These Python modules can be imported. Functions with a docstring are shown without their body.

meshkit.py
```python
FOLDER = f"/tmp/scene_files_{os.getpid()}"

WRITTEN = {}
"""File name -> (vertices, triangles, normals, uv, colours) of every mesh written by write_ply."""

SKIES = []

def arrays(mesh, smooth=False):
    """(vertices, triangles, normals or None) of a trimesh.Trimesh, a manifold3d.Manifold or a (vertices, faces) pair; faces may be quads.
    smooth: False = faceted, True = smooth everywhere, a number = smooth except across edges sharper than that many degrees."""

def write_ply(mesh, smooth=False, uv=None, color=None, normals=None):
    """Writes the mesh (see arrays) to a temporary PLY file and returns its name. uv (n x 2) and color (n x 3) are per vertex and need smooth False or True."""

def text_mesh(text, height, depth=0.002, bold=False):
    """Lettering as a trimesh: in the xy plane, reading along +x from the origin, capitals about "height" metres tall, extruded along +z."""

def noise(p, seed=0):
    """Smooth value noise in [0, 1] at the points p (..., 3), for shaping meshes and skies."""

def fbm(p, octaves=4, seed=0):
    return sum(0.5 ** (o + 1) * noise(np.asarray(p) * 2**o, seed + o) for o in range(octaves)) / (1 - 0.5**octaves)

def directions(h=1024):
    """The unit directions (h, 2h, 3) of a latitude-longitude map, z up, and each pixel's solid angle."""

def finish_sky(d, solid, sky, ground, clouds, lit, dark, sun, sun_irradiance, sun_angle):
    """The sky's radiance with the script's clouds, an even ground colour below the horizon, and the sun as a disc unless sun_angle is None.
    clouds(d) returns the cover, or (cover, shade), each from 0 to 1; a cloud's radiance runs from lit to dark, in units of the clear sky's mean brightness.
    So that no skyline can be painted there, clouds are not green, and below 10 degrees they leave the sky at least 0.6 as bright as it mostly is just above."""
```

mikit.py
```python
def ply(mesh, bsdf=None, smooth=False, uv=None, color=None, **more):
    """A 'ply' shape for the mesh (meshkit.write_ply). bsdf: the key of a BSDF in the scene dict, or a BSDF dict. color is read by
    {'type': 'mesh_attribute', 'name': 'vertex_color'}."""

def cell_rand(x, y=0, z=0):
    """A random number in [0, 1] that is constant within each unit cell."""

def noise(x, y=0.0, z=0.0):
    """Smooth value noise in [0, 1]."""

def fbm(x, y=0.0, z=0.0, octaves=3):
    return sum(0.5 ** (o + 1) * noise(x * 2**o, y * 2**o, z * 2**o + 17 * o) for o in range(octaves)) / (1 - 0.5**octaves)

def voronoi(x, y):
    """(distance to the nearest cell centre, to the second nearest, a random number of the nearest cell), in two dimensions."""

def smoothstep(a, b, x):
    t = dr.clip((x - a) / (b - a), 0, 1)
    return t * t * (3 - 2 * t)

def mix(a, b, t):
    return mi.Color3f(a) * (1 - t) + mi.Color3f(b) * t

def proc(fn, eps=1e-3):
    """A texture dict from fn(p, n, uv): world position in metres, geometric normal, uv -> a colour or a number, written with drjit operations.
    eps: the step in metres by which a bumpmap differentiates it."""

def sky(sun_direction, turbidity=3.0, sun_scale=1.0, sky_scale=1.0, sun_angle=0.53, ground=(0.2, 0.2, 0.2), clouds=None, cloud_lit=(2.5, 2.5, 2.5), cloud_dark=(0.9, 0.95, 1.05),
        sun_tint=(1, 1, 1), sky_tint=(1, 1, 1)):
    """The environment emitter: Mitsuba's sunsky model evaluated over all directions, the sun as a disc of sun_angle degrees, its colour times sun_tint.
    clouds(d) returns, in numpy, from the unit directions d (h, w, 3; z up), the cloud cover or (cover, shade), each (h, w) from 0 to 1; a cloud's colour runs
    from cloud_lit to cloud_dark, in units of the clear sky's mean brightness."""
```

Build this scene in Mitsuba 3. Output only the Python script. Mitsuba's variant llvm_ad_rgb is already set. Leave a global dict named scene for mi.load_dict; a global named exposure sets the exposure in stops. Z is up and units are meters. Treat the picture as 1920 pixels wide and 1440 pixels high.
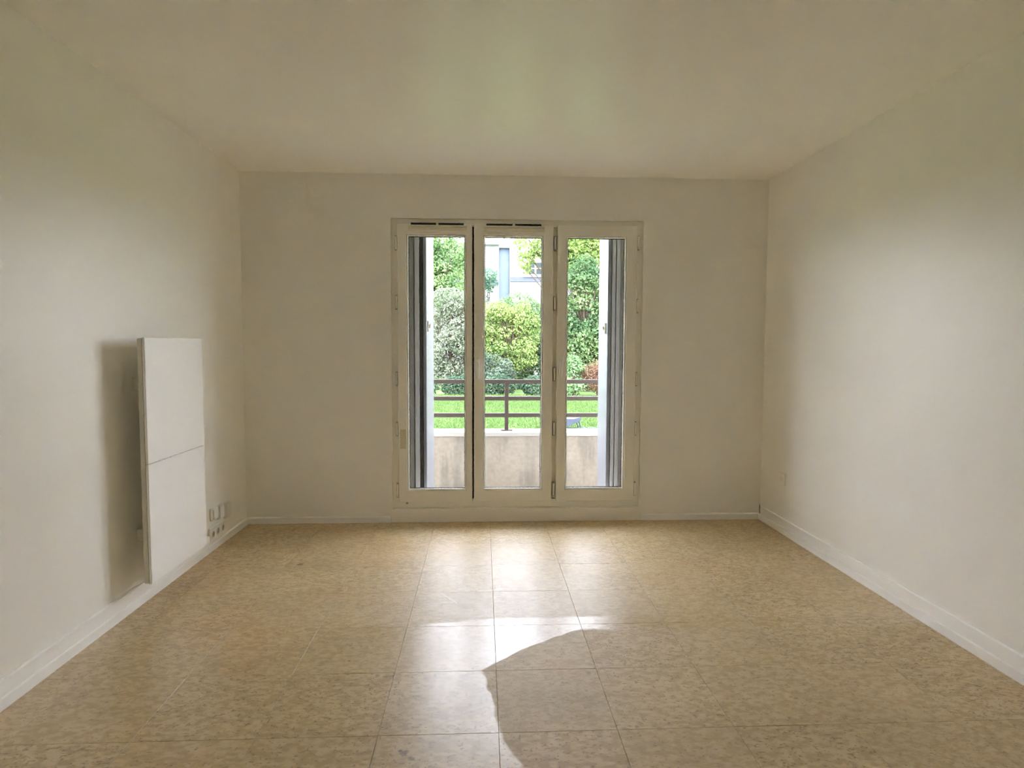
import math
import numpy as np
import trimesh
import mitsuba as mi
import drjit as dr
import mikit, meshkit
from shapely.geometry import Polygon, box as sbox

T = mi.ScalarTransform4f
scene, labels = {}, {}

# ------------------------------------------------------------------ camera, sky, exposure
exposure = 6.10
YAW, PITCH, ROLL = 0.0473, 0.0605, 0.0038
EYE = np.array([0.0, -4.5153, 1.2878])
FWD = np.array([math.sin(YAW) * math.cos(PITCH), math.cos(YAW) * math.cos(PITCH), -math.sin(PITCH)])
RIGHT0 = np.array([math.cos(YAW), -math.sin(YAW), 0.0])
UP = -math.sin(ROLL) * RIGHT0 + math.cos(ROLL) * np.cross(RIGHT0, FWD)
scene['camera'] = {'type': 'perspective', 'fov_axis': 'x', 'fov': math.degrees(2 * math.atan(960 / 1167.17)),
                   'near_clip': 0.05, 'far_clip': 500.0,
                   'to_world': T().look_at(origin=EYE.tolist(), target=(EYE + FWD).tolist(), up=UP.tolist())}


def overcast(d):
    c = meshkit.fbm(d * [3.0, 3.0, 6.0], octaves=4, seed=4)
    return np.ones(d.shape[:2]), 0.5 * c


scene['sky'] = mikit.sky((0.35, 0.45, 0.82), turbidity=5.0, sun_scale=0.0, sun_angle=None, ground=(0.10, 0.13, 0.06), clouds=overcast,
                         cloud_lit=(1.96, 2.04, 2.30), cloud_dark=(1.56, 1.63, 1.86))

# ------------------------------------------------------------------ helpers
def tag(key, label=None, category=None, group=None, kind=None):
    e = {}
    if label: e['label'] = label
    if category: e['category'] = category
    if group: e['group'] = group
    if kind: e['kind'] = kind
    if e: labels[key] = e
    return key


def numbered(key):
    if key not in scene and key not in labels:
        return key
    n = 1
    while f'{key}_{n:03d}' in scene or f'{key}_{n:03d}' in labels:
        n += 1
    return f'{key}_{n:03d}'


def obj(key, mesh, bsdf, label=None, category=None, group=None, kind=None, smooth=False, **kw):
    key = numbered(key)
    scene[key] = mikit.ply(mesh, bsdf, smooth=smooth, **kw)
    tag(key, label, category, group, kind)
    return key


def thing(name, label, category, group=None, kind=None):
    key = numbered(name)
    return tag(key, label, category, group, kind)


def cbox(x0, x1, y0, y1, z0, z1, c=0.0):
    """A box whose edges are chamfered by c."""
    if c <= 0:
        m = trimesh.creation.box(extents=(x1 - x0, y1 - y0, z1 - z0))
        m.apply_translation(((x0 + x1) / 2, (y0 + y1) / 2, (z0 + z1) / 2))
        return m
    pts = []
    for i, X in ((1, x0), (-1, x1)):
        for j, Y in ((1, y0), (-1, y1)):
            for k, Z in ((1, z0), (-1, z1)):
                pts += [(X, Y + j * c, Z + k * c), (X + i * c, Y, Z + k * c), (X + i * c, Y + j * c, Z)]
    return trimesh.convex.convex_hull(np.array(pts))


def join(*ms):
    return trimesh.util.concatenate([m for m in ms])


def cyl(p, q, r, n=16):
    return trimesh.creation.cylinder(radius=r, segment=[p, q], sections=n)


def ring(x0, x1, z0, z1, ix0, ix1, iz0, iz1, y0, y1, c=0.003):
    """A mitred rectangular frame in the XZ plane: outer rectangle, inner rectangle, front y0, back y1."""
    O, I = (x0, x1, z0, z1), (ix0, ix1, iz0, iz1)
    ins = lambda r, a: (r[0] + a, r[1] - a, r[2] + a, r[3] - a)
    loops = [(O, y1), (O, y0 + c), (ins(O, c), y0), (ins(I, -c), y0), (I, y0 + c), (I, y1)]
    v = []
    for r, y in loops:
        v += [(r[0], y, r[2]), (r[1], y, r[2]), (r[1], y, r[3]), (r[0], y, r[3])]
    f = []
    n = len(loops)
    for k in range(n):
        for j in range(4):
            a, b = k * 4 + j, k * 4 + (j + 1) % 4
            c2, d = ((k + 1) % n) * 4 + (j + 1) % 4, ((k + 1) % n) * 4 + j
            f.append((a, b, c2, d))
    m = trimesh.Trimesh(v, [t for q in f for t in ((q[0], q[1], q[2]), (q[0], q[2], q[3]))], process=False)
    trimesh.repair.fix_normals(m)
    return m


def extrude_profile(pts, axis, a, b):
    """Extrude a 2D profile. axis 'y': pts are (x, z), from y=a to b. axis 'x': pts are (y, z)."""
    m = trimesh.creation.extrude_polygon(Polygon(pts), b - a)
    v = m.vertices.copy()
    if axis == 'y':
        m.vertices = np.column_stack([v[:, 0], a + v[:, 2], v[:, 1]])
    else:
        m.vertices = np.column_stack([a + v[:, 2], v[:, 0], v[:, 1]])
    trimesh.repair.fix_normals(m)
    return m


def wall_with_holes(x0, x1, z0, z1, holes, y0, y1):
    poly = sbox(x0, z0, x1, z1)
    for h in holes:
        poly = poly.difference(sbox(h[0], h[2], h[1], h[3]))
    m = trimesh.creation.extrude_polygon(poly, y1 - y0)
    v = m.vertices.copy()
    m.vertices = np.column_stack([v[:, 0], y0 + v[:, 2], v[:, 1]])
    trimesh.repair.fix_normals(m)
    return m


# ------------------------------------------------------------------ materials
def rgb(*c):
    return {'type': 'rgb', 'value': list(c)}


def principled(key, color, rough=0.5, spec=0.5, **kw):
    scene[key] = {'type': 'twosided', 'bsdf': {'type': 'principled', 'base_color': color if isinstance(color, dict) else rgb(*color),
                                               'roughness': rough, 'specular': spec, **kw}}
    return key


def paint_fn(base, amt):
    def fn(p, n, uv):
        k = mikit.fbm(p.x * 1.3 + 5, p.y * 1.3, p.z * 1.3 + 9, 3) - 0.5
        return mi.Color3f(base) * (1 + amt * k)
    return fn


principled('m_wall', mikit.proc(paint_fn((0.87, 0.855, 0.80), 0.02)), 0.42, 0.5)
principled('m_ceiling', mikit.proc(paint_fn((0.89, 0.875, 0.825), 0.02)), 0.38, 0.5)
principled('m_trim', (0.89, 0.88, 0.84), 0.35)
principled('m_pvc', (0.87, 0.845, 0.77), 0.35)
principled('m_vent', (0.74, 0.70, 0.56), 0.4)
principled('m_tape', (0.66, 0.60, 0.45), 0.6)
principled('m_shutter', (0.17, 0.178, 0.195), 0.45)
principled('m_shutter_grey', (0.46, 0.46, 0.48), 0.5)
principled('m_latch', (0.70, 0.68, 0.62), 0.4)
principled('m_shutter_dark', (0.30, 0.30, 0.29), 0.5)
principled('m_handle', (0.93, 0.925, 0.90), 0.25)
principled('m_rubber', (0.02, 0.02, 0.02), 0.8)
principled('m_radiator', (0.90, 0.90, 0.88), 0.4)
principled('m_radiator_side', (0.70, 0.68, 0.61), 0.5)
principled('m_socket', (0.82, 0.80, 0.74), 0.35)
principled('m_socket_well', (0.35, 0.32, 0.26), 0.5)
principled('m_rail', (0.065, 0.046, 0.038), 0.5)
principled('m_facade', (0.68, 0.66, 0.62), 0.85, 0.3)
principled('m_render_white', (0.33, 0.33, 0.345), 0.9, 0.2)
principled('m_blue_grey', (0.13, 0.165, 0.23), 0.7, 0.3)
principled('m_band_grey', (0.10, 0.11, 0.16), 0.7, 0.3)
principled('m_yellow_render', (0.40, 0.34, 0.16), 0.9, 0.2)
principled('m_roof', (0.22, 0.20, 0.20), 0.8, 0.3)
principled('m_far_glass', (0.035, 0.05, 0.05), 0.3, 0.15)
principled('m_lounger', (0.06, 0.07, 0.11), 0.5)
principled('m_lounger_frame', (0.045, 0.065, 0.07), 0.5)
principled('m_bark', (0.10, 0.075, 0.055), 0.9, 0.2)
principled('m_coping', (0.50, 0.49, 0.47), 0.8, 0.3)
scene['m_glass'] = {'type': 'thindielectric', 'int_ior': 1.5}


def concrete_fn(p, n, uv):
    s = mikit.fbm(p.x * 14, p.z * 1.6, p.y * 3, 4)
    m = mikit.fbm(p.x * 3.2, p.z * 3.2 + 7, p.y, 3)
    f = mikit.fbm(p.x * 45, p.z * 45, 3, 2)
    c = mikit.mix((0.42, 0.37, 0.32), (0.25, 0.23, 0.205), mikit.smoothstep(0.48, 0.72, s) * mikit.smoothstep(0.35, 0.6, m))
    c = mikit.mix(c, (0.46, 0.415, 0.37), mikit.smoothstep(0.5, 0.75, m) * 0.6)
    return c * (0.82 + 0.20 * f)


principled('m_concrete', mikit.proc(concrete_fn), 0.9, 0.25)


def seg(px, py, ax, ay, bx, by):
    """Distance from (px,py) to the segment a-b."""
    dx, dy = bx - ax, by - ay
    t = dr.clip(((px - ax) * dx + (py - ay) * dy) / (dx * dx + dy * dy), 0, 1)
    return dr.sqrt(dr.square(px - ax - t * dx) + dr.square(py - ay - t * dy))


TX0, TY0, TS = 0.055, -2.5118, 0.4


def floor_color(p, n, uv):
    x, y = p.x, p.y
    tx, ty = dr.floor((x - TX0) / TS), dr.floor((y - TY0) / TS)
    rnd = mikit.cell_rand(tx, ty, 3)
    o = rnd * 40
    wx = x + 0.02 * mikit.noise(x * 9, y * 9, o)
    streak = mikit.fbm(wx * 45 + o, y * 75, o, 4)
    cloud = mikit.fbm(x * 3.1, y * 4.3, 2, 3)
    fleck = mikit.fbm(wx * 105 + o, y * 150, o, 3)
    c = mikit.mix((0.575, 0.45, 0.262), (0.485, 0.362, 0.192), mikit.smoothstep(0.35, 0.70, streak))
    c = mikit.mix(c, (0.25, 0.17, 0.085), 0.65 * mikit.smoothstep(0.60, 0.78, fleck))
    c = mikit.mix(c, (0.58, 0.50, 0.37), 0.35 * mikit.smoothstep(0.62, 0.40, fleck) * mikit.smoothstep(0.5, 0.3, streak))
    c = c * (0.91 + 0.18 * cloud) * (0.985 + 0.03 * rnd)
    blush = mikit.smoothstep(0.58, 0.74, mikit.fbm(x * 1.7 + 4, y * 1.7, 8, 3))
    c = mikit.mix(c, c * mi.Color3f(1.02, 0.965, 0.93), blush)
    # spots and drips that lie on the vinyl
    for sx, sy, r, k in ((-0.248, -2.604, 0.018, 0.7), (-0.22, -2.632, 0.014, 0.8), (-0.238, -2.556, 0.008, 0.6), (-0.262, -2.59, 0.008, 0.6), (-1.073, -0.861, 0.02, 0.85),
                         (0.36, -0.723, 0.011, 0.9), (-0.544, -2.012, 0.006, 0.8), (0.418, -2.146, 0.014, 0.5), (-0.10, -2.29, 0.008, 0.4), (0.78, -1.9, 0.006, 0.5)):
        d = dr.sqrt(dr.square(x - sx) + dr.square(y - sy)) + 0.6 * r * (mikit.noise(x * 120, y * 120, 1) - 0.5)
        c = mikit.mix(c, c * 0.42, k * mikit.smoothstep(r, r * 0.5, d))
    # pale scratches
    for ax, ay, bx, by in ((-0.21, -1.33, -0.13, -1.45), (-0.29, -1.46, -0.15, -1.445), (-0.02, -1.30, 0.10, -1.29)):
        c = mikit.mix(c, (0.80, 0.74, 0.62), 0.6 * mikit.smoothstep(0.006, 0.002, seg(x, y, ax, ay, bx, by)))
    return c


DULL = [(0.46, -1.76), (0.386, -1.796), (0.184, -1.932), (0.001, -2.105), (0.04, -2.344), (0.063, -2.544), (0.132, -2.689), (0.36, -3.1)]


def dull_edge_x(y):
    """The worn patch's left rim: x at depth y, as a chain of straight pieces."""
    pts = DULL
    e = mi.Float(pts[0][0])
    for (x0, y0), (x1, y1) in zip(pts[:-1], pts[1:]):
        t = dr.clip((y0 - y) / (y0 - y1), 0, 1)
        e = dr.select(y < y0, x0 + (x1 - x0) * t, e)
    return e


def floor_rough(p, n, uv):
    x, y = p.x, p.y
    w = 0.02 * (mikit.fbm(x * 22, y * 22, 5, 3) - 0.5)
    # the freshly sealed strip starts at the row of tiles near y = -1.68
    rim = -1.685 + 0.05 * mikit.smoothstep(-0.3, 0.15, x) + 0.25 * w
    near = mikit.smoothstep(rim + 0.006, rim - 0.006, y)
    worn = mikit.smoothstep(-0.008, 0.008, x - dull_edge_x(y) + w) * mikit.smoothstep(-1.755, -1.79, y + w)
    smear = 0.05 * mikit.fbm(x * 18, y * 4, 2, 3)
    r = 0.43 + (0.30 - 0.43) * near
    r = r + (0.58 - r) * worn
    return r + smear


scene['m_floor'] = {'type': 'principled', 'base_color': mikit.proc(floor_color), 'roughness': mikit.proc(floor_rough), 'specular': 0.65}
principled('m_joint', (0.22, 0.165, 0.10), 0.9, 0.2)


def lawn_fn(p, n, uv):
    k = mikit.fbm(p.x * 1.2, p.y * 1.2, 0, 4)
    f = mikit.fbm(p.x * 9, p.y * 9, 0, 2)
    c = mikit.mix((0.072, 0.125, 0.035), (0.10, 0.155, 0.05), mikit.smoothstep(0.35, 0.65, k))
    return c * (0.75 + 0.5 * f)


principled('m_lawn', mikit.proc(lawn_fn), 0.9, 0.2)
scene['m_leaf'] = {'type': 'principledthin', 'base_color': {'type': 'mesh_attribute', 'name': 'vertex_color'}, 'roughness': 0.55, 'diff_trans': 0.6, 'spec_trans': 0.0}

# ------------------------------------------------------------------ the room shell
XL, XR, YB, H = -1.701, 2.080, -6.4, 2.502
WT = 0.30
OX0, OX1, OZ0, OZ1 = -0.655, 1.165, 0.100, 2.195        # opening in the window wall

obj('floor', cbox(XL - 0.15, XR + 0.15, YB - 0.15, 0.0, -0.20, -0.004), 'm_joint', kind='structure', label='beige marbled vinyl tile floor, partly glossy')
xs = [XL] + [TX0 + k * TS for k in range(-4, 6) if XL + 0.02 < TX0 + k * TS < XR - 0.02] + [XR]
ys = [YB] + [TY0 + k * TS for k in range(-10, 8) if YB + 0.02 < TY0 + k * TS < -0.02] + [0.0]
G = 0.0005
for i in range(len(xs) - 1):
    for j in range(len(ys) - 1):
        a, b, c, d = xs[i] + G, xs[i + 1] - G, ys[j] + G, ys[j + 1] - G
        h = 0.0001 * (((i * 7 + j * 13) % 5) - 2) / 2
        e = 0.0006
        v = [(a, c, -0.004), (b, c, -0.004), (b, d, -0.004), (a, d, -0.004),
             (a, c, h - e), (b, c, h - e), (b, d, h - e), (a, d, h - e),
             (a + e, c + e, h), (b - e, c + e, h), (b - e, d - e, h), (a + e, d - e, h)]
        f = [(8, 9, 10, 11)] + [(k + q, (k + 1) % 4 + q, (k + 1) % 4 + q + 4, k + q + 4) for q in (0, 4) for k in range(4)]
        obj('floor__tile', (v, f), 'm_floor')

obj('ceiling', cbox(XL - 0.15, XR + 0.15, YB - 0.15, WT, H, H + 0.2), 'm_ceiling', kind='structure', label='smooth off-white painted ceiling with a soft sheen')
obj('wall_left', cbox(XL - 0.15, XL, YB - 0.15, WT, -0.2, H), 'm_wall', kind='structure', label='plain white painted wall carrying the flat radiator')
obj('wall_right', cbox(XR, XR + 0.15, YB - 0.15, WT, -0.2, H), 'm_wall', kind='structure', label='plain white painted wall to the right of the window')
obj('wall_rear', cbox(XL, XR, YB - 0.15, YB, -0.2, H), 'm_wall', kind='structure')
obj('wall_back', wall_with_holes(XL, XR, -0.2, H, [(OX0, OX1, OZ0, OZ1)], 0.0, WT - 0.02), 'm_wall', kind='structure', label='off-white painted wall around the tall three-leaf window')
obj('wall_outside', wall_with_holes(-9, 9.5, -0.75, 6.0, [(-0.549, 1.033, OZ0 - 0.04, OZ1 - 0.03)], WT - 0.02, WT), 'm_facade', kind='structure')


def board(x0, x1, h, th):
    return [(0, 0), (th, 0), (th, h - 0.004), (th - 0.004, h), (0, h)]


# baseboards: a low shoe all round and a flatter upper board on the two side walls
sh = 0.048
prof = lambda s, x, w, h0, h1, c: [(x, h0), (x + s * w, h0), (x + s * w, h1 - c), (x + s * (w - c), h1), (x, h1)]
obj('baseboard_left', extrude_profile(prof(1, XL, 0.015, 0.0005, sh, 0.006), 'y', YB, -0.0005), 'm_trim', kind='structure', label='low white skirting along the left wall')
obj('baseboard_right', extrude_profile(prof(-1, XR, 0.015, 0.0005, sh, 0.006), 'y', YB, -0.0005), 'm_trim', kind='structure', label='low white skirting along the right wall')
obj('trim_1', extrude_profile(prof(1, XL, 0.011, sh, 0.107, 0.005), 'y', YB, -0.633), 'm_trim', kind='structure', label='flat white upper skirting board on the left wall')
obj('trim_2', extrude_profile(prof(-1, XR, 0.011, sh, 0.109, 0.005), 'y', YB, -0.035), 'm_trim', kind='structure', label='flat white upper skirting board on the right wall')
PX0, PX1 = OX0 - 0.012, OX1 + 0.012
bk = [(0.0, 0.0005), (-0.012, 0.0005), (-0.012, 0.040), (-0.008, 0.046), (0.0, 0.048)]
obj('baseboard_back', join(extrude_profile(bk, 'x', XL + 0.015, PX0), extrude_profile(bk, 'x', PX1, XR - 0.015)), 'm_trim', kind='structure', label='low white skirting under the window wall')
obj('trim_3', cbox(PX0, PX1, -0.012, 0.05, 0.0005, OZ0, 0.003), 'm_pvc', kind='structure', label='cream plinth board below the window frame')

# ------------------------------------------------------------------ the window: three leaves in one frame
tag('window_1', 'tall cream three-leaf window looking onto a balcony and garden', kind='structure')
FY = 0.022
obj('window_1__frame', ring(OX0, OX1, OZ0, OZ1, OX0 + 0.058, OX1 - 0.058, OZ0 + 0.062, OZ1 - 0.050, FY, 0.085), 'm_pvc')
obj('window_1__mullion', cbox(0.494, 0.552, 0.040, 0.085, OZ0 + 0.062, OZ1 - 0.05, 0.003), 'm_pvc')
SZ0, SZ1 = 0.149, 2.158
GZ0, GZ1 = 0.236, 2.080
sashes = [(-0.608, -0.0755, -0.543, -0.118), (-0.0625, 0.507, 0.003, 0.437), (0.538, 1.118, 0.603, 1.041)]
for k, (x0, x1, g0, g1) in enumerate(sashes):
    s = obj('window_1__sash', ring(x0, x1, SZ0, SZ1, g0, g1, GZ0, GZ1, -0.010, 0.050, 0.004), 'm_pvc')
    w = 0.012
    obj(s + '__bead', ring(g0, g1, GZ0, GZ1, g0 + w, g1 - w, GZ0 + w, GZ1 - w, -0.004, 0.018, 0.007), 'm_trim')
    obj(s + '__seal', ring(g0 + w - .001, g1 - w + .001, GZ0 + w - .001, GZ1 - w + .001, g0 + w + 0.003, g1 - w - 0.003, GZ0 + w + 0.003, GZ1 - w - 0.003, 0.012, 0.026, 0.0005), 'm_rubber')
    obj(s + '__pane', ([(g0 + w, 0.021, GZ0 + w), (g1 - w, 0.021, GZ0 + w), (g1 - w, 0.021, GZ1 - w), (g0 + w, 0.021, GZ1 - w)], [(0, 1, 2, 3)]), 'm_glass')
    if k < 2:
        vx0, vx1 = (-0.515, -0.125) if k == 0 else (0.020, 0.430)
        hood = extrude_profile([(-0.010, 2.105), (-0.020, 2.112), (-0.026, 2.126), (-0.010, 2.140)], 'x', vx0 - 0.012, vx1 + 0.012)
        obj(s + '__vent_cover', hood, 'm_vent', label='cream ventilation hood')
        m = (vx0 + vx1) / 2
        for a, b in ((vx0 + 0.005, m - 0.012), (m + 0.006, vx1 - 0.01)):
            obj(s + '__vent_slot', cbox(a, b, -0.0115, 0.0, SZ1 - 0.011, SZ1 + 0.003), 'm_rubber', label='dark ventilation slot')
    if k > 0:
        hx, hz = x0 + 0.030, 1.135
        plate = cbox(hx - 0.014, hx + 0.014, -0.019, -0.009, hz - 0.065, hz + 0.065, 0.005)
        neck = cyl((hx, -0.012, hz + 0.03), (hx, -0.045, hz + 0.03), 0.009)
        lever = cbox(hx - 0.010, hx + 0.010, -0.055, -0.042, hz - 0.085, hz + 0.045, 0.006)
        obj(s + '__handle', join(plate, neck, lever), 'm_handle', label='cream turn handle')
    if k == 0:
        obj(s + '__cover_plate', cbox(x0 + 0.012, x0 + 0.056, -0.014, -0.009, 0.545, 0.685, 0.002), 'm_tape', label='yellowed cover plate')
obj('window_1__meeting_strip', cbox(-0.095, -0.045, 0.051, 0.062, SZ0, SZ1), 'm_rubber', label='dark seal between the two left leaves')
HZ = {'l': (2.02, 1.60, 1.05, 0.685, 0.235), 'm': (2.03, 1.60, 1.085, 0.685, 0.235), 'r': (2.04, 1.585, 1.05, 0.685, 0.235)}
for key, hx in (('l', -0.618), ('m', 0.5225), ('r', 1.1275)):
    for z in HZ[key]:
        k = obj('window_1__hinge', cyl((hx, 0.000, z - 0.045), (hx, 0.000, z + 0.045), 0.0065), 'm_pvc', smooth=40)
        obj(k + '__leaf_plate', cbox(hx - 0.0085, hx + 0.0085, 0.005, 0.042, z - 0.052, z + 0.052), 'm_socket_well')
obj('window_1__screw', cyl((-0.552, FY - 0.012, 0.140), (-0.552, FY + 0.01, 0.140), 0.009), 'm_socket_well', smooth=40)

# ------------------------------------------------------------------ radiator and sockets
r = thing('wall_radiator', 'tall flat white two-panel radiator mounted on the left wall', 'radiator')
RY0, RY1, RZ0, RZ1 = -1.537, -0.942, 0.147, 1.3235
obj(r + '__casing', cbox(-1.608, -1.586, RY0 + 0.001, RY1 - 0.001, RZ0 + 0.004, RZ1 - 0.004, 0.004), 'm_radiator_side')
obj(r + '__front_panel', cbox(-1.584, -1.572, RY0, RY1, 0.7245, RZ1, 0.003), 'm_radiator')
obj(r + '__front_panel', cbox(-1.584, -1.572, RY0, RY1, RZ0, 0.7215, 0.003), 'm_radiator')
obj(r + '__edge_strip', cbox(-1.5865, -1.5832, RY0 + 0.004, RY1 - 0.004, RZ0 + 0.004, RZ1 - 0.004), 'm_socket_well')
for y in (RY0 + 0.14, RY1 - 0.14):
    for z in (0.35, 1.10):
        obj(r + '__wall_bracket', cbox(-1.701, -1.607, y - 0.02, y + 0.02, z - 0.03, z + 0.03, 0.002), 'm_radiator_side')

u = thing('triple_socket', 'white three-gang wall socket low on the left wall between the radiator and the corner', 'wall socket')
obj(u + '__plate', cbox(XL, XL + 0.014, -0.632, -0.415, 0.060, 0.148, 0.004), 'm_socket')
for q, yc in enumerate((-0.595, -0.523, -0.452)):
    w = obj(u + '__socket_well', cyl((XL + 0.0125, yc, 0.105), (XL + 0.0150, yc, 0.105), 0.020, 24), 'm_socket_well')
    obj(w + '__socket_rim', trimesh.creation.annulus(0.020, 0.025, 0.008, sections=24, transform=trimesh.transformations.translation_matrix((XL + 0.015, yc, 0.105)) @ trimesh.transformations.rotation_matrix(math.pi / 2, (0, 1, 0))), 'm_socket', smooth=40)
for q, (y0, zb, zt, lab) in enumerate(((-0.607, 0.190, 0.268, 'small white outlet box above the triple socket, nearest the radiator'),
                                       (-0.514, 0.172, 0.264, 'small white outlet box above the triple socket, middle of three'),
                                       (-0.408, 0.150, 0.252, 'taller white outlet box above the triple socket, nearest the corner'))):
    o = thing('outlet_box', lab, 'wall outlet')
    obj(o + '__base', cbox(XL, XL + 0.020, y0, y0 + 0.074, zb, zt, 0.004), 'm_socket')
    obj(o + '__cover', cbox(XL + 0.020, XL + 0.028, y0 + 0.004, y0 + 0.070, zb + 0.005, zt - 0.005, 0.004), 'm_socket')

o = thing('wall_socket', 'white square socket on the right wall near the window corner', 'wall socket')
obj(o + '__plate', cbox(XR - 0.012, XR, -0.382, -0.302, 0.338, 0.420, 0.003), 'm_wall')
obj(o + '__socket_well', cyl((XR - 0.0105, -0.342, 0.379), (XR - 0.0135, -0.342, 0.379), 0.021, 24), 'm_socket')
obj('cable_stub', cyl((XR - 0.006, -0.012, 0.048), (XR - 0.006, -0.008, 0.112), 0.004, 8), 'm_socket_well', label='short dark cable stub in the right corner above the skirting', category='cable', smooth=60)

# ------------------------------------------------------------------ folding shutters outside the glass
ZS0, ZS1 = 0.105, 2.155


def leaf(xa, xb, ya, yb, tilt, bsdf, name, parent):
    m = cbox(xa, xb, ya, yb, ZS0, ZS1, 0.004)
    m.apply_transform(trimesh.transformations.rotation_matrix(-tilt, (0, 0, 1), ((xa + xb) / 2, ya, 0)))
    return obj(parent + '__' + name, m, bsdf)


s = thing('folding_shutter', 'pale folding shutter stacked outside the left window leaf, inner panel slightly fanned out', 'shutter')
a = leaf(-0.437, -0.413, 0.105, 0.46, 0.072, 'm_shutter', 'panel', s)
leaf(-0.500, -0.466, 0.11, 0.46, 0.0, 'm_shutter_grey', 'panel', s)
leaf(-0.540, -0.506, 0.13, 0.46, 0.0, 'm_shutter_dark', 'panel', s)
leaf(-0.464, -0.439, 0.115, 0.20, 0.0, 'm_rubber', 'hinge_strip', s)
obj(a + '__latch', join(cbox(-0.412, -0.400, 0.150, 0.185, 1.395, 1.475, 0.003), cbox(-0.400, -0.385, 0.160, 0.175, 1.42, 1.45, 0.003)), 'm_latch', label='grey shutter latch')
s = thing('folding_shutter', 'pale folding shutter stacked neatly outside the right window leaf', 'shutter')
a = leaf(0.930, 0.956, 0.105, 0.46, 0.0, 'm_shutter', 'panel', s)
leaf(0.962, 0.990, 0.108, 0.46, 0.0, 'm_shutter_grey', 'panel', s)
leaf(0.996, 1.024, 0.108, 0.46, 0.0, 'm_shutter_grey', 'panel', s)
obj(a + '__latch', join(cbox(0.917, 0.931, 0.150, 0.185, 1.385, 1.465, 0.003), cbox(0.903, 0.918, 0.160, 0.175, 1.41, 1.44, 0.003)), 'm_latch', label='grey shutter latch')

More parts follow.
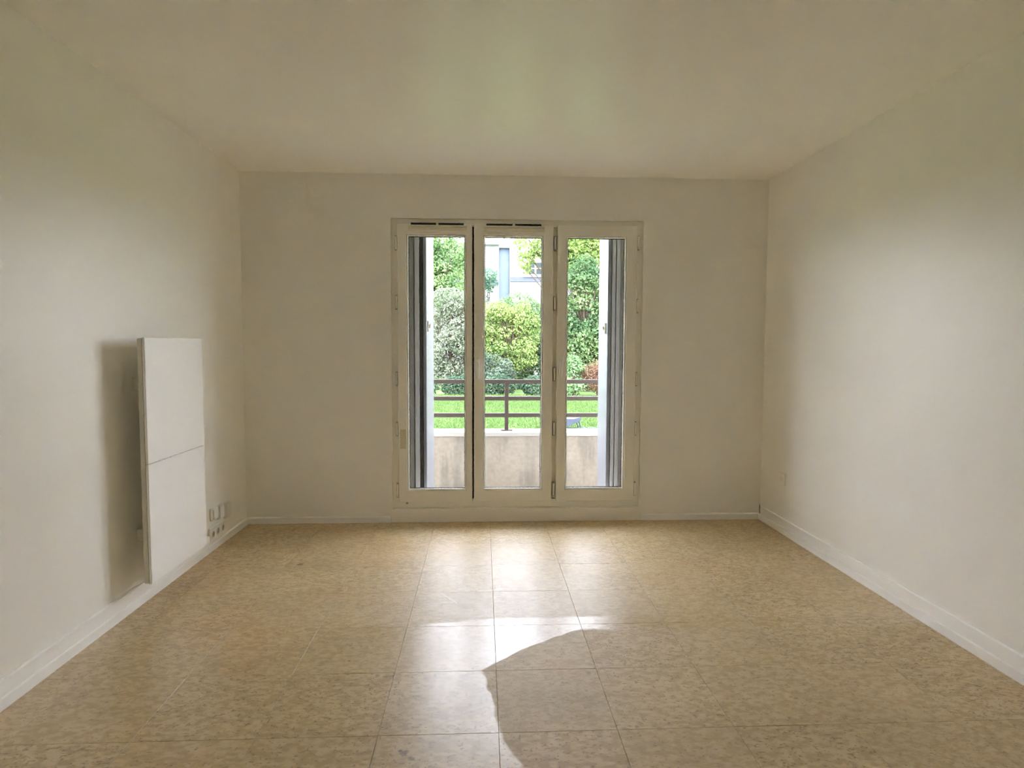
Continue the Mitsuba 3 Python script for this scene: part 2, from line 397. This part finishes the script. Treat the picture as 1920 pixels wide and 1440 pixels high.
# ------------------------------------------------------------------ balcony
obj('balcony_floor', cbox(-4.2, 4.8, WT, 1.36, -0.20, -0.03), 'm_concrete', kind='structure')
obj('balcony_ceiling', cbox(-4.2, 4.8, WT, 1.40, 2.62, 2.80), 'm_facade', kind='structure')
p = thing('balcony_parapet', 'low weathered concrete balcony parapet with a white coping', 'parapet')
obj(p + '__body', cbox(-4.2, 4.8, 1.10, 1.34, -0.75, 0.470, 0.004), 'm_concrete')
obj(p + '__coping', cbox(-4.2, 4.8, 1.085, 1.355, 0.470, 0.510, 0.006), 'm_coping', label='white coping')
g = thing('balcony_railing', 'brown metal railing of three horizontal bars on the parapet', 'railing')
RY = 1.235
for z in (0.962, 0.806, 0.650):
    obj(g + '__rail', cbox(-4.2, 4.8, RY - 0.018, RY + 0.018, z - 0.019, z + 0.019, 0.003), 'm_rail')
for x in (-3.02, -1.94, -0.86, 0.222, 1.30, 2.38, 3.46):
    k = obj(g + '__post', cbox(x - 0.018, x + 0.018, RY - 0.020, RY + 0.020, 0.514, 0.950, 0.003), 'm_rail')
    obj(k + '__base_plate', cbox(x - 0.055, x + 0.055, RY - 0.05, RY + 0.05, 0.510, 0.518, 0.003), 'm_rail')

# ------------------------------------------------------------------ garden
GZ = -0.6
rng = np.random.default_rng(7)
nx, ny = 60, 60
gx, gy = np.meshgrid(np.linspace(-30, 32, nx), np.linspace(1.34, 60, ny))
gz = GZ + 0.10 * (meshkit.fbm(np.stack([gx * 0.25, gy * 0.25, gx * 0], -1), 2, 3) - 0.5)
v = np.column_stack([gx.ravel(), gy.ravel(), gz.ravel()])
idx = np.arange(nx * ny).reshape(ny, nx)
f = np.column_stack([idx[:-1, :-1].ravel(), idx[:-1, 1:].ravel(), idx[1:, 1:].ravel(), idx[1:, :-1].ravel()])
obj('lawn', (v, f), 'm_lawn', kind='structure', smooth=True)


def ground(x, y):
    p = np.stack([np.asarray(x) * 0.25, np.asarray(y) * 0.25, np.asarray(x) * 0.0], -1)
    return GZ + 0.10 * (meshkit.fbm(p, 2, 3) - 0.5)


n = 50000
bx = rng.uniform(-3.5, 6.0, n)
by = rng.uniform(7.5, 18.7, n)
ang, hgt, wid = rng.uniform(0, 6.28, n), rng.uniform(0.05, 0.11, n), rng.uniform(0.012, 0.025, n)
lean = rng.normal(0, 0.05, (n, 2))
bz = ground(bx, by) - 0.01
dxy = np.column_stack([np.cos(ang), np.sin(ang)]) * wid[:, None]
v = np.stack([np.column_stack([bx - dxy[:, 0], by - dxy[:, 1], bz]), np.column_stack([bx + dxy[:, 0], by + dxy[:, 1], bz]),
              np.column_stack([bx + lean[:, 0], by + lean[:, 1], bz + hgt])], 1).reshape(-1, 3)
patch = meshkit.fbm(np.column_stack([bx * 0.9, by * 0.9, bx * 0]), 3, 5)
gc = np.array([0.085, 0.15, 0.045]) * (1 - patch[:, None]) + np.array([0.115, 0.175, 0.06]) * patch[:, None]
gc = gc * rng.uniform(0.8, 1.2, (n, 1))
obj('grass', (v, np.arange(3 * n).reshape(-1, 3)), 'm_leaf', color=np.repeat(gc, 3, 0), kind='stuff', label='short bright green grass of the lawn beyond the balcony', category='grass')


def leaves(blobs, size, cols, dens, seed, up=0.35):
    """Leaf mesh: folded diamonds on the outside of each blob (centre, radii). cols: two end colours."""
    rg = np.random.default_rng(seed)
    V, C = [], []
    for (cx, cy, cz, rx, ry, rz) in blobs:
        n = int(dens * (rx * ry * rz) ** (2 / 3) * 4 * math.pi / (size * size))
        u = rg.normal(size=(n, 3))
        u /= np.linalg.norm(u, axis=1, keepdims=True)
        rad = rg.uniform(0.62, 1.05, n) ** 0.7
        wob = 0.8 + 0.45 * meshkit.fbm(u * 1.8 + [cx, cy, cz], 3, seed)
        pos = np.array([cx, cy, cz]) + u * (rad * wob)[:, None] * [rx, ry, rz]
        nrm = u * 0.6 + rg.normal(size=(n, 3)) * 0.55 + [0, 0, up]
        nrm /= np.linalg.norm(nrm, axis=1, keepdims=True)
        t = np.cross(nrm, rg.normal(size=(n, 3)))
        t /= np.linalg.norm(t, axis=1, keepdims=True)
        b = np.cross(nrm, t)
        s = size * rg.uniform(0.6, 1.25, (n, 1))
        fold = 0.18 * s * nrm
        quad = np.stack([pos - t * s * 0.6, pos - b * s * 0.36 + fold, pos + t * s * 0.6, pos + b * s * 0.36 + fold], 1)
        V.append(quad.reshape(-1, 3))
        tone = np.clip(0.5 + 0.9 * (meshkit.fbm(pos * 0.9, 2, seed + 1) - 0.5) * 2 + rg.normal(0, 0.15, n), 0, 1)[:, None]
        col = np.array(cols[0]) * (1 - tone) + np.array(cols[1]) * tone
        C.append(np.repeat(col * rg.uniform(0.82, 1.18, (n, 1)), 4, 0))
    V, C = np.vstack(V), np.clip(np.vstack(C), 0, 0.95)
    k = np.arange(len(V) // 4)[:, None] * 4
    return (V, np.vstack([k + [0, 1, 2], k + [0, 2, 3]])), C


def plant(name, label, cat, base, blobs, size, cols, dens=0.35, seed=1, trunk=0.10, up=0.35, group=None):
    x, y = base
    z = float(ground(x, y))
    t = thing(name, label, cat, group)
    m, c = leaves(blobs, size, cols, dens, seed, up)
    obj(t + '__foliage', m, 'm_leaf', color=c, kind='stuff')
    parts = []
    top = max(b[2] for b in blobs)
    parts.append(trimesh.creation.revolve(np.array([(0, 0), (trunk * 1.3, 0), (trunk, 0.3), (trunk * 0.55, (top - z) * 0.8), (0, (top - z) * 0.8)]), sections=8))
    parts[-1].apply_translation((x, y, z - 0.05))
    for b in blobs:
        zz = z + 0.45 * max(b[2] - z, 0.1)
        parts.append(cyl((x, y, zz), (b[0], b[1], b[2]), trunk * 0.16, 6))
    obj(t + '__' + ('trunk' if cat == 'tree' else 'stems'), join(*parts), 'm_bark')
    return t


def blobs_in(cx, cy, cz, rx, ry, rz, n, r, seed):
    rg = np.random.default_rng(seed)
    out = []
    for _ in range(n):
        u = rg.normal(size=3)
        u /= np.linalg.norm(u)
        u *= rg.uniform(0.35, 1.0) ** 0.5
        k = r * rg.uniform(0.7, 1.25)
        out.append((cx + u[0] * rx, cy + u[1] * ry, cz + u[2] * rz, k * 1.1, k, k * 0.85))
    return out


def at(px, py, Y):
    """World point seen at a pixel of the photograph on the plane y = Y: used only to look up where the garden things stand."""
    R2 = math.cos(ROLL) * RIGHT0 + math.sin(ROLL) * np.cross(RIGHT0, FWD)
    d = FWD + R2 * (px - 960) / 1167.17 + UP * (720 - py) / 1167.17
    return EYE + d * (Y - EYE[1]) / d[1]


# light green tree behind, left
plant('garden_tree', 'light green leafy tree at the left behind the grey-green shrub', 'tree', (-2.9, 26.6),
      blobs_in(-2.9, 26.6, 5.0, 2.3, 1.0, 2.3, 40, 0.85, 11), 0.15, ((0.14, 0.25, 0.10), (0.27, 0.38, 0.16)), 1.3, 21, 0.16)
# grey-green willow-like shrub
plant('garden_shrub', 'grey-green willow-like shrub at the left of the lawn', 'shrub', (-1.35, 22.0),
      blobs_in(-1.25, 22.0, 1.6, 1.55, 0.5, 1.95, 84, 0.40, 12), 0.11, ((0.15, 0.185, 0.125), (0.33, 0.36, 0.265)), 1.3, 22, 0.07, 0.2)
# bright yellow-green bush in the middle
plant('garden_shrub', 'bright yellow-green bush in the middle of the hedge line', 'shrub', (1.25, 21.2),
      blobs_in(1.05, 21.2, 1.7, 1.25, 0.45, 1.5, 64, 0.36, 13), 0.11, ((0.18, 0.28, 0.09), (0.31, 0.37, 0.135)), 1.3, 23, 0.07)
plant('garden_shrub', 'dark green bush below the yellow-green one', 'shrub', (0.55, 20.25),
      blobs_in(0.35, 20.25, 0.15, 1.0, 0.3, 0.75, 34, 0.28, 31), 0.10, ((0.07, 0.11, 0.08), (0.18, 0.23, 0.16)), 1.3, 43, 0.05)
# mid green tree rising behind the yellow bush, in front of the white house
plant('garden_tree', 'small mid-green tree rising between the yellow-green bush and the white house', 'tree', (1.4, 24.7),
      blobs_in(1.5, 24.7, 1.9, 1.5, 0.6, 1.45, 44, 0.50, 14), 0.12, ((0.13, 0.23, 0.10), (0.24, 0.34, 0.16)), 1.3, 24, 0.09)
plant('garden_tree', 'slim teal-green young tree against the left part of the white house', 'tree', (0.10, 29.0),
      blobs_in(0.2, 29.0, 4.4, 0.35, 0.4, 1.2, 10, 0.36, 15), 0.10, ((0.08, 0.17, 0.11), (0.15, 0.26, 0.16)), 1.0, 25, 0.06)
plant('garden_shrub', 'mid-green shrub behind the yellow-green bush, to its right', 'shrub', (2.2, 23.0),
      blobs_in(2.2, 23.0, 0.5, 1.05, 0.4, 1.2, 44, 0.36, 33), 0.11, ((0.09, 0.16, 0.08), (0.20, 0.29, 0.14)), 1.2, 44, 0.06)
# tree with pale overhanging branch and large right-hand trees
OVERHANG = [(2.1, 24.2, 6.15, 0.85, 0.5, 0.32), (2.7, 24.2, 5.85, 0.6, 0.5, 0.34), (1.95, 24.1, 5.6, 0.48, 0.4, 0.32), (1.92, 24.1, 5.15, 0.36, 0.35, 0.36), (2.25, 24.1, 5.3, 0.25, 0.3, 0.25), (2.02, 24.1, 4.75, 0.22, 0.2, 0.25),
            (2.5, 24.1, 5.55, 0.40, 0.3, 0.22), (3.2, 24.2, 6.3, 0.7, 0.5, 0.4)]
plant('garden_tree', 'pale green tree overhanging the white house from the right', 'tree', (4.6, 24.2),
      blobs_in(4.6, 24.2, 5.9, 1.7, 0.9, 1.0, 30, 0.62, 16) + OVERHANG,
      0.13, ((0.17, 0.26, 0.07), (0.28, 0.36, 0.12)), 1.3, 26, 0.14)
plant('garden_tree', 'dense dark green tree filling the right window leaf', 'tree', (4.35, 21.5),
      blobs_in(4.35, 21.5, 2.3, 1.4, 0.6, 2.75, 90, 0.45, 17), 0.14, ((0.075, 0.14, 0.065), (0.24, 0.34, 0.145)), 1.3, 27, 0.14)
plant('garden_shrub', 'fresh green low bush at the foot of the dark green tree', 'shrub', (3.55, 19.4),
      blobs_in(3.5, 19.4, 0.15, 0.55, 0.3, 0.75, 20, 0.24, 18), 0.11, ((0.13, 0.25, 0.10), (0.23, 0.36, 0.17)), 1.3, 28, 0.05)
# russet plants at the right
plant('garden_shrub', 'russet brown dried shrub at the right edge of the lawn', 'shrub', (4.45, 19.3),
      blobs_in(4.45, 19.3, 0.15, 0.50, 0.3, 0.65, 14, 0.30, 19), 0.07, ((0.21, 0.125, 0.085), (0.33, 0.21, 0.14)), 1.1, 29, 0.04)
# hedge of dark low bushes along the back of the lawn
for k, x in enumerate((-5.2, -3.75, -2.3, -0.85, 0.6, 2.05, 6.3)):
    hedge = ('first', 'second', 'third', 'fourth', 'fifth', 'sixth', 'seventh')[k]
    plant('hedge_bush', f'low dark green hedge bush at the back of the lawn, {hedge} from the left', 'bush', (x, 19.25),
          blobs_in(x, 19.25, -0.22, 0.47, 0.12, 0.26, 30, 0.27, 50 + k), 0.085, ((0.055, 0.10, 0.065), (0.13, 0.19, 0.115)), 1.2, 60 + k, 0.04, group='low dark hedge at the back of the lawn')
# broad low trees close the view on both sides
for k, (x, y, zc, rr) in enumerate(((-7.6, 26.0, 2.4, 2.3), (-12.8, 25.0, 2.0, 2.2), (9.4, 25.0, 2.4, 2.2), (14.3, 25.0, 2.0, 2.2))):
    lab = ('broad green tree left of the light green tree', 'broad green tree at the far left of the garden', 'broad green tree right of the dark green tree', 'broad green tree at the far right of the garden')[k]
    plant('garden_tree', lab, 'tree', (x, y), blobs_in(x, y, zc, rr * 0.8, 1.2, rr * 0.9, 24, 0.9, 80 + k), 0.22, ((0.09, 0.18, 0.07), (0.20, 0.32, 0.12)), 1.2, 90 + k, 0.18)

# garden lounger, partly hidden by the window post
c = at(1087, 798, 9.4)
LX, LY = float(c[0]), 9.4
LZ = float(ground(LX, LY))
l = thing('garden_lounger', 'blue-grey garden lounger standing on the lawn behind the railing', 'lounger')
shell = [(-0.80, 0.50), (-0.55, 0.36), (-0.35, 0.29), (-0.18, 0.28), (0.0, 0.33), (0.0, 0.25), (-0.12, 0.19), (-0.28, 0.12), (-0.45, 0.13), (-0.62, 0.25), (-0.83, 0.44)]
obj(l + '__seat', extrude_profile([(LX + a - 0.02, LZ + b + 0.02) for a, b in shell], 'y', LY - 0.3, LY + 0.3), 'm_lounger')
for y in (LY - 0.26, LY + 0.26):
    obj(l + '__leg', cyl((LX - 0.06, y, LZ + 0.26), (LX + 0.01, y, LZ + 0.03), 0.018, 10), 'm_lounger_frame', smooth=40)
    obj(l + '__leg', cyl((LX - 0.48, y, LZ + 0.20), (LX - 0.56, y, LZ + 0.03), 0.018, 10), 'm_lounger_frame', smooth=40)
    obj(l + '__skid', cyl((LX - 0.62, y, LZ + 0.03), (LX + 0.62, y, LZ + 0.03), 0.022, 10), 'm_lounger_frame', smooth=40)

# ------------------------------------------------------------------ houses beyond the garden
BY = 34.0
b = thing('white_house', 'white rendered house with blue-grey bands behind the garden trees', 'house')
obj(b + '__wall', join(cbox(-5.0, 1.00, BY, BY + 8, GZ - 0.2, 7.45), cbox(1.65, 8.5, BY, BY + 8, GZ - 0.2, 9.2), cbox(1.0, 1.65, BY + 0.5, BY + 8, GZ - 0.2, 7.75)), 'm_render_white')
obj(b + '__recessed_bay', cbox(1.02, 1.63, BY + 0.25, BY + 0.5, GZ, 7.30, 0.0), 'm_blue_grey', label='blue-grey recessed bay')
obj(b + '__bay_cap', cbox(0.96, 1.68, BY - 0.05, BY + 0.55, 7.30, 7.62, 0.02), 'm_render_white')
obj(b + '__roof', join(cbox(-5.3, 1.02, BY - 0.35, BY + 8.2, 7.45, 7.60, 0.02), cbox(1.5, 8.55, BY - 0.3, BY + 8.2, 9.2, 9.4, 0.02)), 'm_render_white')
obj(b + '__floor_band', cbox(-5.0, 0.98, BY - 0.06, BY, 5.05, 5.35), 'm_band_grey')
obj(b + '__floor_band', cbox(1.67, 8.5, BY - 0.06, BY, 5.25, 5.53), 'm_band_grey')
for (x0, x1, z0, z1) in ((2.72, 3.75, 5.72, 6.42), (4.9, 5.9, 5.72, 6.42), (-3.6, -2.5, 5.72, 6.60), (2.72, 3.75, 2.7, 3.9), (4.9, 5.9, 2.7, 3.9)):
    w = obj(b + '__window', ring(x0 - 0.06, x1 + 0.06, z0 - 0.06, z1 + 0.06, x0, x1, z0, z1, BY - 0.05, BY + 0.02), 'm_render_white')
    obj(w + '__pane', cbox(x0, x1, BY - 0.02, BY - 0.004, z0, z1), 'm_far_glass')
    xm, zm = (x0 + x1) / 2, (z0 + z1) / 2
    obj(w + '__glazing_bar', join(cbox(xm - 0.05, xm + 0.05, BY - 0.045, BY - 0.02, z0, z1), cbox(x0, x1, BY - 0.045, BY - 0.02, zm - 0.035, zm + 0.035)), 'm_render_white')
    obj(w + '__sill', cbox(x0 - 0.25, x1 + 0.25, BY - 0.12, BY, z0 - 0.20, z0 - 0.06), 'm_render_white')
y = thing('yellow_house', 'pale yellow house glimpsed between leaves at the upper right', 'house')
obj(y + '__wall', cbox(8.7, 14.0, 31.0, 33.8, GZ - 0.2, 8.2), 'm_yellow_render')
obj(y + '__roof', extrude_profile([(30.6, 8.2), (34.2, 8.2), (32.4, 9.7)], 'x', 8.6, 14.3), 'm_roof')
w = obj(y + '__window', ring(10.6, 11.8, 5.2, 6.6, 10.68, 11.72, 5.28, 6.52, 30.95, 31.02), 'm_render_white')
obj(w + '__pane', cbox(10.68, 11.72, 30.98, 30.996, 5.28, 6.52), 'm_far_glass')
